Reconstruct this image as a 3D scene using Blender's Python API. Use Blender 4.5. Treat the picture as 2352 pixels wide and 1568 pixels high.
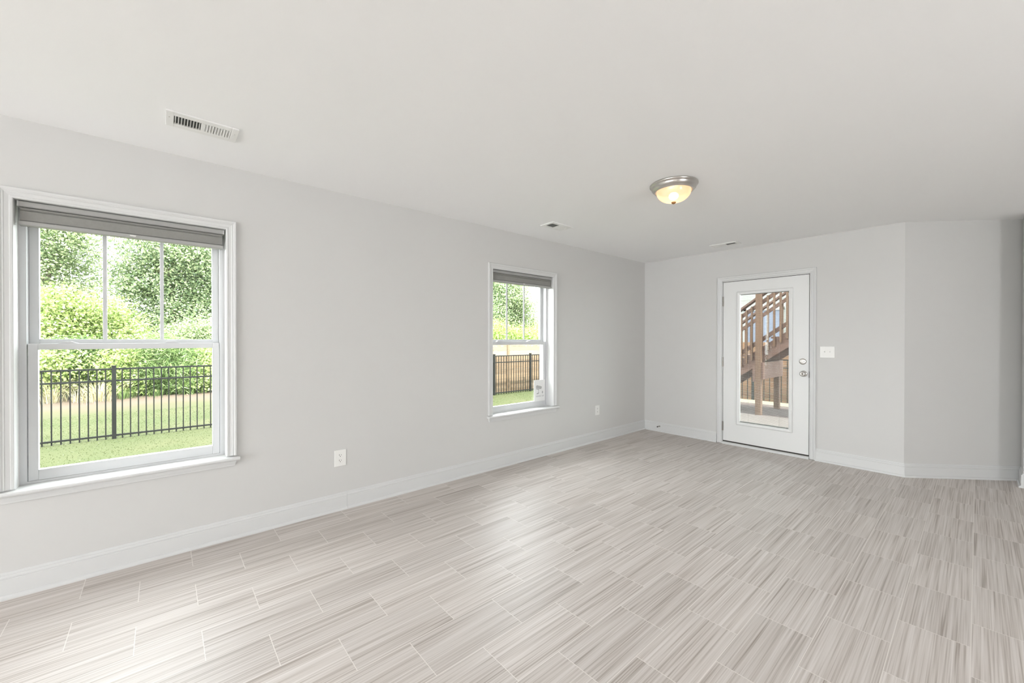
import bpy, bmesh, math, random
import numpy as np
from mathutils import Vector, Matrix

for o in list(bpy.data.objects):
    bpy.data.objects.remove(o, do_unlink=True)
SC = bpy.context.scene
COL = SC.collection

# ------------------------------------------------------------------ camera
W, H = 2352, 1568
FPX = 928.0
YAW, PITCH, ROLL = 0.856805, -0.005132, 0.001007
CAM = Vector((3.2191, 0.0, 1.3131))
D = 5.378            # y of the wall with the glazed door
HC = 2.44            # ceiling height
F = Vector((-math.sin(YAW) * math.cos(PITCH), math.cos(YAW) * math.cos(PITCH), math.sin(PITCH)))
R0 = Vector((math.cos(YAW), math.sin(YAW), 0))
U0 = R0.cross(F)
R = math.cos(ROLL) * R0 + math.sin(ROLL) * U0
U = -math.sin(ROLL) * R0 + math.cos(ROLL) * U0
cd = bpy.data.cameras.new('camera')
cd.sensor_width = 36.0
cd.lens = FPX / W * 36.0
cd.clip_start = 0.02
cd.clip_end = 300
cam = bpy.data.objects.new('camera', cd)
COL.objects.link(cam)
cam.matrix_world = Matrix(((R.x, U.x, -F.x, CAM.x), (R.y, U.y, -F.y, CAM.y), (R.z, U.z, -F.z, CAM.z), (0, 0, 0, 1)))
SC.camera = cam

# ------------------------------------------------------------------ world, sun, daylight, exposure
wd = bpy.data.worlds.new('sky')
SC.world = wd
wd.use_nodes = True
nt = wd.node_tree
bg = nt.nodes['Background']
bg.inputs['Color'].default_value = (0.93, 0.97, 1.0, 1)
bg.inputs['Strength'].default_value = 10.0

def light(name, kind, loc, direction, energy, color=(1, 1, 1), sx=1, sy=1, angle=None):
    ld = bpy.data.lights.new(name, kind)
    ld.energy = energy
    ld.color = color
    if kind == 'AREA':
        ld.shape = 'RECTANGLE'
        ld.size = sx
        ld.size_y = sy
    if angle is not None:
        ld.angle = angle
    o = bpy.data.objects.new(name, ld)
    COL.objects.link(o)
    o.location = loc
    o.rotation_euler = Vector(direction).to_track_quat('-Z', 'Y').to_euler()
    return o

light('sun', 'SUN', (8, 0, 12), (-0.33, 0.02, -0.94), 20.0, (1.0, 0.965, 0.90), angle=math.radians(1.0))
# added openings in the unseen rear and right walls let in fill daylight
def portal(name, loc, direction, sx, sy):
    light(name, 'AREA', loc, direction, 1, sx=sx, sy=sy).data.cycles.is_portal = True
# sky portals in the windows and the added openings: they only steer the sampling of the sky light
portal('portal_large_window', (-0.21, -0.126, 1.28), (1, 0, 0), 0.9, 1.5)
portal('portal_far_window', (-0.21, 2.97, 1.28), (1, 0, 0), 0.9, 1.5)
portal('portal_right_opening', (6.6, 1.45, 1.35), (-1, 0, 0), 1.1, 1.8)
portal('portal_rear_opening', (2.75, -6.45, 1.2), (0, 1, 0), 4.5, 2.32)

vs = SC.view_settings
SC.display_settings.display_device = 'sRGB'
vs.view_transform = 'Standard'
vs.look = 'None'
vs.exposure = 0.27
vs.gamma = 1.0
vs.use_curve_mapping = False
SC.cycles.use_denoising = True
SC.cycles.max_bounces = 10
SC.cycles.diffuse_bounces = 6
SC.cycles.transparent_max_bounces = 24

rng = random.Random(7)
nrng = np.random.default_rng(11)

# ------------------------------------------------------------------ helpers: materials
def new_mat(name):
    m = bpy.data.materials.new(name)
    m.use_nodes = True
    return m, m.node_tree, m.node_tree.nodes['Principled BSDF']

def node(t, kind, **kw):
    n = t.nodes.new(kind)
    for k, v in kw.items():
        setattr(n, k, v)
    return n

def mat(name, col, rough=0.5, metal=0.0, var=0.0, scale=8.0, bump=0.0, bscale=60.0, coat=0.0, spec=0.5):
    m, t, p = new_mat(name)
    p.inputs['Base Color'].default_value = (*col, 1)
    p.inputs['Roughness'].default_value = rough
    p.inputs['Metallic'].default_value = metal
    p.inputs['Specular IOR Level'].default_value = spec
    if coat:
        p.inputs['Coat Weight'].default_value = coat
    tc = node(t, 'ShaderNodeTexCoord')
    if var:
        nz = node(t, 'ShaderNodeTexNoise')
        nz.inputs['Scale'].default_value = scale
        nz.inputs['Detail'].default_value = 4
        mx = node(t, 'ShaderNodeMix', data_type='RGBA')
        mx.inputs['A'].default_value = (*[c * (1 - var) for c in col], 1)
        mx.inputs['B'].default_value = (*[min(1, c * (1 + var)) for c in col], 1)
        t.links.new(tc.outputs['Object'], nz.inputs['Vector'])
        t.links.new(nz.outputs['Fac'], mx.inputs['Factor'])
        t.links.new(mx.outputs['Result'], p.inputs['Base Color'])
    if bump:
        nb = node(t, 'ShaderNodeTexNoise')
        nb.inputs['Scale'].default_value = bscale
        nb.inputs['Detail'].default_value = 3
        bp = node(t, 'ShaderNodeBump')
        bp.inputs['Strength'].default_value = bump
        bp.inputs['Distance'].default_value = 0.002
        t.links.new(tc.outputs['Object'], nb.inputs['Vector'])
        t.links.new(nb.outputs['Fac'], bp.inputs['Height'])
        t.links.new(bp.outputs['Normal'], p.inputs['Normal'])
    return m

M = {}
M['wall'] = mat('wall_paint', (0.605, 0.597, 0.582), 0.75, var=0.012, scale=1.5, bump=0.05, bscale=220)
M['ceiling'] = mat('ceiling_paint', (0.875, 0.873, 0.87), 0.9, var=0.01, scale=1.2, bump=0.05, bscale=200)
M['trim'] = mat('white_trim_paint', (0.645, 0.645, 0.638), 0.42, var=0.01, scale=3)
M['vinyl'] = mat('white_vinyl', (0.62, 0.625, 0.63), 0.35, var=0.01, scale=3)
M['slat'] = mat('blind_slat', (0.22, 0.215, 0.21), 0.5, var=0.01)
M['door'] = mat('white_door_paint', (0.74, 0.74, 0.728), 0.4, var=0.01, scale=3)
M['plate'] = mat('white_plate_plastic', (0.80, 0.79, 0.765), 0.3, var=0.01)
M['slot'] = mat('dark_slot', (0.03, 0.028, 0.025), 0.7, var=0.2)
M['gap'] = mat('dark_gap_shade', (0.035, 0.028, 0.024), 0.8, var=0.2)
M['nickel'] = mat('brushed_nickel', (0.60, 0.575, 0.545), 0.30, metal=1.0, var=0.06, scale=30)
M['dark_nickel'] = mat('dark_nickel', (0.33, 0.31, 0.28), 0.32, metal=1.0, var=0.06, scale=30)
M['bronze'] = mat('bronze_finial', (0.42, 0.22, 0.09), 0.4, metal=0.8, var=0.1)
M['headrail'] = mat('grey_headrail', (0.36, 0.355, 0.345), 0.45, var=0.03)
M['shade_fabric'] = mat('grey_shade_fabric', (0.26, 0.255, 0.24), 0.9, var=0.08, scale=60, bump=0.3, bscale=300)
M['vent'] = mat('white_vent_enamel', (0.80, 0.795, 0.775), 0.4, var=0.01)
M['duct'] = mat('dark_duct', (0.05, 0.05, 0.048), 0.8, var=0.2)
M['black_metal'] = mat('black_powder_coat', (0.012, 0.013, 0.012), 0.5, var=0.15, scale=20, spec=0.12)
M['card'] = mat('sign_card', (0.80, 0.80, 0.79), 0.5, var=0.01)
M['ink'] = mat('sign_grey_ink', (0.42, 0.42, 0.42), 0.6, var=0.05)
M['pale_ink'] = mat('sign_pale_ink', (0.62, 0.62, 0.62), 0.6, var=0.05)
M['concrete'] = mat('patio_concrete', (0.036, 0.028, 0.025), 0.9, var=0.12, scale=3, bump=0.3, bscale=60)
M['shade_ground'] = mat('shade_brown_ground', (0.022, 0.011, 0.008), 0.95, var=0.35, scale=14, bump=0.4, bscale=40)
M['dry_ground'] = mat('pale_dry_ground', (0.085, 0.078, 0.05), 0.95, var=0.2, scale=9)
M['house_window'] = mat('house_window_blinds', (0.083, 0.094, 0.130), 0.4, var=0.05)
M['house_trim'] = mat('house_white_trim', (0.195, 0.192, 0.182), 0.6, var=0.02)
M['roof'] = mat('roof_shingle', (0.25, 0.23, 0.22), 0.9, var=0.3, scale=20)

M['bounce_slab'] = mat('pale_bounce_slab', (0.55, 0.55, 0.545), 0.85, var=0.1, scale=3)

def glass_mat(name, tint=(1, 1, 1), f0=0.018):
    m, t, p = new_mat(name)
    t.nodes.remove(p)
    out = t.nodes['Material Output']
    tr = node(t, 'ShaderNodeBsdfTransparent')
    tr.inputs['Color'].default_value = (*tint, 1)
    gl = node(t, 'ShaderNodeBsdfGlossy')
    gl.inputs['Roughness'].default_value = 0.01
    lw = node(t, 'ShaderNodeLayerWeight')          # thin pane: Schlick reflectance, same from both sides
    lw.inputs['Blend'].default_value = 0.5
    pw = node(t, 'ShaderNodeMath', operation='POWER')
    pw.inputs[1].default_value = 5.0
    fr = node(t, 'ShaderNodeMath', operation='MULTIPLY_ADD')
    fr.inputs[1].default_value = 1.0 - f0
    fr.inputs[2].default_value = f0
    mx = node(t, 'ShaderNodeMixShader')
    t.links.new(lw.outputs['Facing'], pw.inputs[0])
    t.links.new(pw.outputs['Value'], fr.inputs[0])
    t.links.new(fr.outputs['Value'], mx.inputs['Fac'])
    t.links.new(tr.outputs['BSDF'], mx.inputs[1])
    t.links.new(gl.outputs['BSDF'], mx.inputs[2])
    t.links.new(mx.outputs['Shader'], out.inputs['Surface'])
    return m
M['glass'] = glass_mat('window_glass', (0.97, 0.985, 0.975))

def wood_mat(name, c1, c2, axis='X', scale=6.0, stretch=14.0, rough=0.8, boards=None, gapcol=None):
    """grain streaks along an axis, with optional board lines along z"""
    m, t, p = new_mat(name)
    p.inputs['Roughness'].default_value = rough
    tc = node(t, 'ShaderNodeTexCoord')
    mp = node(t, 'ShaderNodeMapping')
    s = [scale * stretch] * 3
    s['XYZ'.index(axis)] = scale * 0.5
    mp.inputs['Scale'].default_value = s
    nz = node(t, 'ShaderNodeTexNoise')
    nz.inputs['Scale'].default_value = 1.0
    nz.inputs['Detail'].default_value = 5
    nz.inputs['Roughness'].default_value = 0.6
    rp = node(t, 'ShaderNodeValToRGB')
    rp.color_ramp.elements[0].position = 0.3
    rp.color_ramp.elements[0].color = (*c1, 1)
    rp.color_ramp.elements[1].position = 0.7
    rp.color_ramp.elements[1].color = (*c2, 1)
    L = t.links.new
    L(tc.outputs['Object'], mp.inputs['Vector'])
    L(mp.outputs['Vector'], nz.inputs['Vector'])
    L(nz.outputs['Fac'], rp.inputs['Fac'])
    n2 = node(t, 'ShaderNodeTexNoise')
    n2.inputs['Scale'].default_value = 1.4
    L(tc.outputs['Object'], n2.inputs['Vector'])
    mm = node(t, 'ShaderNodeMix', data_type='RGBA', blend_type='MULTIPLY')
    mm.inputs['Factor'].default_value = 0.35
    L(rp.outputs['Color'], mm.inputs['A'])
    L(n2.outputs['Color'], mm.inputs['B'])
    ri = node(t, 'ShaderNodeNewGeometry')
    hs = node(t, 'ShaderNodeHueSaturation')
    mr = node(t, 'ShaderNodeMapRange')
    mr.inputs['To Min'].default_value = 0.82
    mr.inputs['To Max'].default_value = 1.18
    L(ri.outputs['Random Per Island'], mr.inputs['Value'])
    L(mr.outputs['Result'], hs.inputs['Value'])
    L(rp.outputs['Color'], hs.inputs['Color'])
    L(hs.outputs['Color'], p.inputs['Base Color'])
    return m
M['cedar'] = wood_mat('cedar_fence', (0.130, 0.081, 0.042), (0.187, 0.138, 0.088), 'Y', 4, 10)
M['cedar_side'] = wood_mat('cedar_fence_side', (0.10, 0.046, 0.019), (0.165, 0.088, 0.044), 'X', 4, 10)
M['cedar_light'] = wood_mat('cedar_fence_light', (0.165, 0.128, 0.085), (0.20, 0.165, 0.12), 'Y', 4, 10)
M['stair_wood'] = wood_mat('stair_timber', (0.050, 0.022, 0.014), (0.092, 0.047, 0.032), 'X', 5, 8)
M['stair_post'] = wood_mat('stair_post_timber', (0.052, 0.024, 0.011), (0.086, 0.045, 0.023), 'Z', 5, 8)
M['bark'] = wood_mat('bark', (0.10, 0.08, 0.065), (0.24, 0.19, 0.16), 'Z', 6, 5)

def leaf_mat(name, dark, lite, trans=0.45):
    m, t, p = new_mat(name)
    out = t.nodes['Material Output']
    L = t.links.new
    g = node(t, 'ShaderNodeNewGeometry')
    rp = node(t, 'ShaderNodeValToRGB')
    rp.color_ramp.elements[0].color = (*dark, 1)
    rp.color_ramp.elements[1].color = (*lite, 1)
    L(g.outputs['Random Per Island'], rp.inputs['Fac'])
    p.inputs['Roughness'].default_value = 0.45
    L(rp.outputs['Color'], p.inputs['Base Color'])
    tl = node(t, 'ShaderNodeBsdfTranslucent')
    L(rp.outputs['Color'], tl.inputs['Color'])
    mx = node(t, 'ShaderNodeMixShader')
    mx.inputs['Fac'].default_value = trans
    L(p.outputs['BSDF'], mx.inputs[1])
    L(tl.outputs['BSDF'], mx.inputs[2])
    L(mx.outputs['Shader'], out.inputs['Surface'])
    return m
M['leaf_mid'] = leaf_mat('leaf_mid_green', (0.09, 0.145, 0.06), (0.43, 0.50, 0.27))
M['leaf_dark'] = leaf_mat('leaf_deep_green', (0.07, 0.125, 0.055), (0.42, 0.50, 0.27))
M['leaf_lime'] = leaf_mat('leaf_yellow_green', (0.12, 0.20, 0.04), (0.46, 0.52, 0.22))
M['leaf_bush'] = leaf_mat('leaf_fresh_green', (0.12, 0.20, 0.04), (0.42, 0.52, 0.17))
M['needle'] = leaf_mat('pine_needle', (0.07, 0.13, 0.035), (0.25, 0.34, 0.13))
M['needle_dark'] = leaf_mat('pine_needle_deep', (0.035, 0.075, 0.02), (0.13, 0.20, 0.06))
M['straw'] = leaf_mat('dry_grass', (0.322, 0.275, 0.140), (0.504, 0.461, 0.322), 0.3)
M['blade'] = leaf_mat('lawn_blade', (0.062, 0.080, 0.030), (0.082, 0.096, 0.043), 0.5)

def lawn_mat():
    m, t, p = new_mat('lawn_turf')
    L = t.links.new
    p.inputs['Roughness'].default_value = 0.95
    p.inputs['Specular IOR Level'].default_value = 0.1
    tc = node(t, 'ShaderNodeTexCoord')
    n1 = node(t, 'ShaderNodeTexNoise'); n1.inputs['Scale'].default_value = 0.9; n1.inputs['Detail'].default_value = 6
    n2 = node(t, 'ShaderNodeTexNoise'); n2.inputs['Scale'].default_value = 28; n2.inputs['Detail'].default_value = 4
    L(tc.outputs['Object'], n1.inputs['Vector']); L(tc.outputs['Object'], n2.inputs['Vector'])
    r1 = node(t, 'ShaderNodeValToRGB')
    r1.color_ramp.elements[0].color = (0.035, 0.043, 0.018, 1); r1.color_ramp.elements[0].position = 0.35
    r1.color_ramp.elements[1].color = (0.046, 0.049, 0.024, 1); r1.color_ramp.elements[1].position = 0.7
    L(n1.outputs['Fac'], r1.inputs['Fac'])
    mx = node(t, 'ShaderNodeMix', data_type='RGBA', blend_type='MULTIPLY')
    mx.inputs['Factor'].default_value = 0.55
    L(r1.outputs['Color'], mx.inputs['A'])
    r2 = node(t, 'ShaderNodeValToRGB')
    r2.color_ramp.elements[0].color = (0.78, 0.82, 0.74, 1); r2.color_ramp.elements[0].position = 0.3
    r2.color_ramp.elements[1].color = (1, 1, 1, 1); r2.color_ramp.elements[1].position = 0.6
    L(n2.outputs['Fac'], r2.inputs['Fac']); L(r2.outputs['Color'], mx.inputs['B'])
    # bare dry strip along the back of the lawn (x between -9.5 and -12.5)
    sp = node(t, 'ShaderNodeSeparateXYZ'); L(tc.outputs['Object'], sp.inputs['Vector'])
    ad = node(t, 'ShaderNodeMath', operation='MULTIPLY_ADD'); L(n1.outputs['Fac'], ad.inputs[0]); ad.inputs[1].default_value = 3.0; L(sp.outputs['X'], ad.inputs[2])
    mr = node(t, 'ShaderNodeMapRange'); L(ad.outputs['Value'], mr.inputs['Value'])
    mr.inputs['From Min'].default_value = -7.8; mr.inputs['From Max'].default_value = -10.0
    m2 = node(t, 'ShaderNodeMix', data_type='RGBA')
    L(mr.outputs['Result'], m2.inputs['Factor']); L(mx.outputs['Result'], m2.inputs['A'])
    m2.inputs['B'].default_value = (0.066, 0.052, 0.040, 1)
    L(m2.outputs['Result'], p.inputs['Base Color'])
    return m
M['lawn'] = lawn_mat()

def floor_mat():
    m, t, p = new_mat('plank_tile_floor')
    L = t.links.new
    geo = node(t, 'ShaderNodeNewGeometry')
    sp = node(t, 'ShaderNodeSeparateXYZ'); L(geo.outputs['Position'], sp.inputs['Vector'])
    def madd(src, mul, add):
        n = node(t, 'ShaderNodeMath', operation='MULTIPLY_ADD')
        L(src, n.inputs[0]); n.inputs[1].default_value = mul; n.inputs[2].default_value = add
        return n.outputs['Value']
    BW, RH = 0.4503, 0.2272
    u = madd(sp.outputs['Y'], 1.0, 0.3182 + BW * 40)
    v = madd(sp.outputs['X'], 1.0, -0.2505 + RH * 100)
    cb = node(t, 'ShaderNodeCombineXYZ'); L(u, cb.inputs['X']); L(v, cb.inputs['Y'])
    br = node(t, 'ShaderNodeTexBrick')
    br.offset = 0.5; br.offset_frequency = 2; br.squash = 1.0
    br.inputs['Scale'].default_value = 1.0
    br.inputs['Brick Width'].default_value = BW
    br.inputs['Row Height'].default_value = RH
    br.inputs['Mortar Size'].default_value = 0.0015
    br.inputs['Mortar Smooth'].default_value = 0.15
    br.inputs['Bias'].default_value = 0.0
    br.inputs['Color1'].default_value = (0, 0, 0, 1)
    br.inputs['Color2'].default_value = (1, 1, 1, 1)
    br.inputs['Mortar'].default_value = (0.5, 0.5, 0.5, 1)
    L(cb.outputs['Vector'], br.inputs['Vector'])
    tile = node(t, 'ShaderNodeSeparateColor'); L(br.outputs['Color'], tile.inputs['Color'])
    # streaks along y, shifted per tile
    def streak(fx, fy, fz, detail):
        c = node(t, 'ShaderNodeCombineXYZ')
        L(madd(sp.outputs['X'], fx, 0), c.inputs['X'])
        L(madd(sp.outputs['Y'], fy, 0), c.inputs['Y'])
        L(madd(tile.outputs['Red'], fz, 0), c.inputs['Z'])
        n = node(t, 'ShaderNodeTexNoise'); n.inputs['Scale'].default_value = 1.0
        n.inputs['Detail'].default_value = detail; n.inputs['Roughness'].default_value = 0.65
        L(c.outputs['Vector'], n.inputs['Vector'])
        return n.outputs['Fac']
    s1 = streak(150, 1.7, 37, 1.5)
    s2 = streak(42, 0.8, 61, 2)
    av = node(t, 'ShaderNodeMix', data_type='FLOAT'); av.inputs['Factor'].default_value = 0.4
    L(s1, av.inputs['A']); L(s2, av.inputs['B'])
    rp = node(t, 'ShaderNodeValToRGB')
    e = rp.color_ramp.elements
    e[0].position = 0.32; e[0].color = (0.315, 0.268, 0.234, 1)
    e[1].position = 0.66; e[1].color = (0.66, 0.615, 0.585, 1)
    k = rp.color_ramp.elements.new(0.48); k.color = (0.535, 0.487, 0.452, 1)
    L(av.outputs['Result'], rp.inputs['Fac'])
    hv = node(t, 'ShaderNodeHueSaturation')
    L(rp.outputs['Color'], hv.inputs['Color'])
    L(madd(tile.outputs['Red'], 0.10, 0.95), hv.inputs['Value'])
    mx = node(t, 'ShaderNodeMix', data_type='RGBA')
    L(br.outputs['Fac'], mx.inputs['Factor']); L(hv.outputs['Color'], mx.inputs['A'])
    mx.inputs['B'].default_value = (0.72, 0.675, 0.635, 1)
    L(mx.outputs['Result'], p.inputs['Base Color'])
    p.inputs['Roughness'].default_value = 0.46
    p.inputs['Specular IOR Level'].default_value = 0.5
    bp = node(t, 'ShaderNodeBump'); bp.inputs['Strength'].default_value = 0.12; bp.inputs['Distance'].default_value = 0.001
    L(av.outputs['Result'], bp.inputs['Height']); L(bp.outputs['Normal'], p.inputs['Normal'])
    return m
M['floor'] = floor_mat()

def siding_mat():
    m, t, p = new_mat('house_lap_siding')
    L = t.links.new
    tc = node(t, 'ShaderNodeTexCoord')
    wv = node(t, 'ShaderNodeTexWave', wave_type='BANDS', bands_direction='Z', wave_profile='SAW')
    wv.inputs['Scale'].default_value = 0.8
    wv.inputs['Distortion'].default_value = 0
    L(tc.outputs['Object'], wv.inputs['Vector'])
    rp = node(t, 'ShaderNodeValToRGB')
    rp.color_ramp.elements[0].color = (0.117, 0.110, 0.098, 1)
    rp.color_ramp.elements[1].color = (0.168, 0.164, 0.152, 1); rp.color_ramp.elements[1].position = 0.15
    L(wv.outputs['Fac'], rp.inputs['Fac']); L(rp.outputs['Color'], p.inputs['Base Color'])
    return m
M['siding'] = siding_mat()

def dome_mat():
    m, t, p = new_mat('alabaster_glass')
    t.nodes.remove(p)
    L = t.links.new
    out = t.nodes['Material Output']
    tc = node(t, 'ShaderNodeTexCoord')
    nz = node(t, 'ShaderNodeTexNoise'); nz.inputs['Scale'].default_value = 14; nz.inputs['Detail'].default_value = 3
    L(tc.outputs['Object'], nz.inputs['Vector'])
    rp = node(t, 'ShaderNodeValToRGB')
    rp.color_ramp.elements[0].color = (1.0, 0.60, 0.35, 1); rp.color_ramp.elements[0].position = 0.35
    rp.color_ramp.elements[1].color = (1.0, 0.74, 0.50, 1); rp.color_ramp.elements[1].position = 0.65
    L(nz.outputs['Fac'], rp.inputs['Fac'])
    em = node(t, 'ShaderNodeEmission'); em.inputs['Strength'].default_value = 0.55
    L(rp.outputs['Color'], em.inputs['Color'])
    rf = node(t, 'ShaderNodeBsdfRefraction'); rf.inputs['IOR'].default_value = 1.02; rf.inputs['Roughness'].default_value = 0.68
    tl = node(t, 'ShaderNodeBsdfTranslucent'); tl.inputs['Color'].default_value = (0.55, 0.36, 0.19, 1)
    mx = node(t, 'ShaderNodeMixShader'); mx.inputs['Fac'].default_value = 0.5
    L(tl.outputs['BSDF'], mx.inputs[1]); L(rf.outputs['BSDF'], mx.inputs[2])
    gl = node(t, 'ShaderNodeBsdfGlossy'); gl.inputs['Roughness'].default_value = 0.2
    m2 = node(t, 'ShaderNodeMixShader'); m2.inputs['Fac'].default_value = 0.06
    L(mx.outputs['Shader'], m2.inputs[1]); L(gl.outputs['BSDF'], m2.inputs[2])
    ad = node(t, 'ShaderNodeAddShader')
    L(m2.outputs['Shader'], ad.inputs[0]); L(em.outputs['Emission'], ad.inputs[1])
    L(ad.outputs['Shader'], out.inputs['Surface'])
    return m
M['dome'] = dome_mat()
def emit(name, col, s):
    m, t, p = new_mat(name)
    p.inputs['Base Color'].default_value = (1, 1, 1, 1)
    p.inputs['Emission Color'].default_value = (*col, 1)
    p.inputs['Emission Strength'].default_value = s
    return m
M['bulb'] = emit('bulb_glow', (1.0, 0.84, 0.62), 7.0)

# ------------------------------------------------------------------ helpers: objects
def link(name, mesh, material=None, parent=None):
    o = bpy.data.objects.new(name, mesh)
    COL.objects.link(o)
    if material is not None:
        mesh.materials.append(material)
    if parent is not None:
        o.parent = parent
    return o

def tag(o, label, cat, kind=None, group=None):
    o['label'] = label
    o['category'] = cat
    if kind:
        o['kind'] = kind
    if group:
        o['group'] = group
    return o

def thing(name, label, cat, kind=None, group=None, loc=(0, 0, 0)):
    o = bpy.data.objects.new(name, None)
    o.empty_display_size = 0.1
    COL.objects.link(o)
    o.location = loc
    return tag(o, label, cat, kind, group)

class MB:
    """collects solid pieces, all given in the coordinates of the parent"""
    def __init__(self):
        self.v = []
        self.f = []
    def add(self, vs, fs):
        n = len(self.v)
        self.v += [tuple(p) for p in vs]
        self.f += [tuple(i + n for i in f) for f in fs]
        return self
    def box(self, x0, x1, y0, y1, z0, z1):
        return self.hexa([(x0, y0, z0), (x1, y0, z0), (x1, y1, z0), (x0, y1, z0), (x0, y0, z1), (x1, y0, z1), (x1, y1, z1), (x0, y1, z1)])
    def hexa(self, vs):
        return self.add(vs, [(0, 3, 2, 1), (4, 5, 6, 7), (0, 1, 5, 4), (1, 2, 6, 5), (2, 3, 7, 6), (3, 0, 4, 7)])
    def prism(self, pts, h0, h1, fn):
        """polygon pts (u,v) extruded h0..h1; fn(u,v,h) -> xyz"""
        n = len(pts)
        vs = [fn(u, v, h0) for u, v in pts] + [fn(u, v, h1) for u, v in pts]
        fs = [tuple(range(n - 1, -1, -1)), tuple(range(n, 2 * n))] + [(i, (i + 1) % n, n + (i + 1) % n, n + i) for i in range(n)]
        return self.add(vs, fs)
    def lathe(self, prof, seg, fn):
        """profile (r,h) turned about an axis; fn(a,b,h) -> xyz"""
        vs, fs = [], []
        n = len(prof)
        for i in range(seg):
            a = 2 * math.pi * i / seg
            for r, h in prof:
                vs.append(fn(r * math.cos(a), r * math.sin(a), h))
        for i in range(seg):
            j = (i + 1) % seg
            for k in range(n - 1):
                fs.append((i * n + k, j * n + k, j * n + k + 1, i * n + k + 1))
        return self.add(vs, fs)
    def tube(self, pts, rad, seg=8):
        pts = [Vector(p) for p in pts]
        vs, fs = [], []
        for i, p in enumerate(pts):
            d = (pts[min(i + 1, len(pts) - 1)] - pts[max(i - 1, 0)]).normalized()
            a = d.orthogonal().normalized(); b = d.cross(a)
            r = rad[i] if isinstance(rad, (list, tuple)) else rad
            for k in range(seg):
                t = 2 * math.pi * k / seg
                vs.append(p + a * (r * math.cos(t)) + b * (r * math.sin(t)))
        for i in range(len(pts) - 1):
            for k in range(seg):
                l = (k + 1) % seg
                fs.append((i * seg + k, i * seg + l, (i + 1) * seg + l, (i + 1) * seg + k))
        fs.append(tuple(range(seg - 1, -1, -1)))
        fs.append(tuple((len(pts) - 1) * seg + k for k in range(seg)))
        return self.add(vs, fs)
    def sweep(self, prof, stations):
        """closed profile; stations = list of functions (u,h) -> xyz"""
        n = len(prof)
        vs = [s(u, h) for s in stations for u, h in prof]
        fs = []
        for i in range(len(stations) - 1):
            for k in range(n):
                l = (k + 1) % n
                fs.append((i * n + k, i * n + l, (i + 1) * n + l, (i + 1) * n + k))
        fs.append(tuple(range(n - 1, -1, -1)))
        fs.append(tuple((len(stations) - 1) * n + k for k in range(n)))
        return self.add(vs, fs)
    def build(self, name, material, parent=None, bevel=0.0, smooth=False, segs=2):
        me = bpy.data.meshes.new(name)
        me.from_pydata(self.v, [], self.f)
        bm = bmesh.new(); bm.from_mesh(me)
        bmesh.ops.recalc_face_normals(bm, faces=bm.faces)
        bm.to_mesh(me); bm.free()
        if smooth:
            for p in me.polygons:
                p.use_smooth = True
        o = link(name, me, material, parent)
        if bevel:
            b = o.modifiers.new('bevel', 'BEVEL')
            b.width = bevel; b.segments = segs; b.limit_method = 'ANGLE'; b.angle_limit = math.radians(40)
        return o

def wall_boxes(mb, lo, hi, z0, z1, holes, fn):
    """solid wall from lo..hi with rectangular holes (a0,a1,b0,b1); fn(a0,a1,b0,b1) adds one block"""
    xs = sorted({lo, hi, *[h[0] for h in holes], *[h[1] for h in holes]})
    for a0, a1 in zip(xs[:-1], xs[1:]):
        cuts = sorted([(h[2], h[3]) for h in holes if h[0] < (a0 + a1) / 2 < h[1]])
        z = z0
        for b0, b1 in cuts:
            if b0 > z:
                fn(a0, a1, z, b0)
            z = b1
        if z < z1:
            fn(a0, a1, z, z1)

# ------------------------------------------------------------------ room shell
XR, YB = 6.5, -6.3              # right and rear walls, both out of the picture
CX, CY = 2.757, D               # outside corner beside the door
NX, NY = 3.487, 6.080           # inside corner of the angled wall
W1Y, W2Y = (-0.569, 0.317), (2.527, 3.413)
WZ = (0.537, 2.028)
JT = 0.014                      # jamb board thickness

fl = MB().box(-0.0, XR, YB, D, -0.12, 0).prism([(CX, D), (NX, NY), (NX + 0.05, NY), (NX + 0.05, D)], -0.12, 0, lambda u, v, h: (u, v, h)).box(NX + 0.05, XR, D, 5.76, -0.12, 0).build('floor', M['floor'])
tag(fl, 'grey brown wood-grain plank tile floor', 'floor', 'structure')
cl = MB().box(-0.2, XR + 0.15, YB - 0.15, 6.4, HC, HC + 0.22).build('ceiling', M['ceiling'])
tag(cl, 'smooth white painted ceiling', 'ceiling', 'structure')

wl = MB()
hl = [(y0 - JT, y1 + JT, WZ[0] - 0.03, WZ[1] + JT) for y0, y1 in (W1Y, W2Y)]
wall_boxes(wl, YB - 0.15, D + 0.2, -0.4, HC, hl, lambda a0, a1, b0, b1: wl.box(-0.2, 0, a0, a1, b0, b1))
tag(wl.build('wall_left', M['wall']), 'long pale grey wall holding the two windows', 'wall', 'structure')

DX = (1.101, 2.000)             # door slab
DZ = (0.042, 2.033)
wb = MB()
wall_boxes(wb, 0.0, CX, -0.4, HC, [(DX[0] - 0.022, DX[1] + 0.022, -0.02, DZ[1] + 0.024)], lambda a0, a1, b0, b1: wb.box(a0, a1, D, D + 0.2, b0, b1))
tag(wb.build('wall_back', M['wall']), 'pale grey far wall around the glazed door', 'wall', 'structure')

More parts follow.
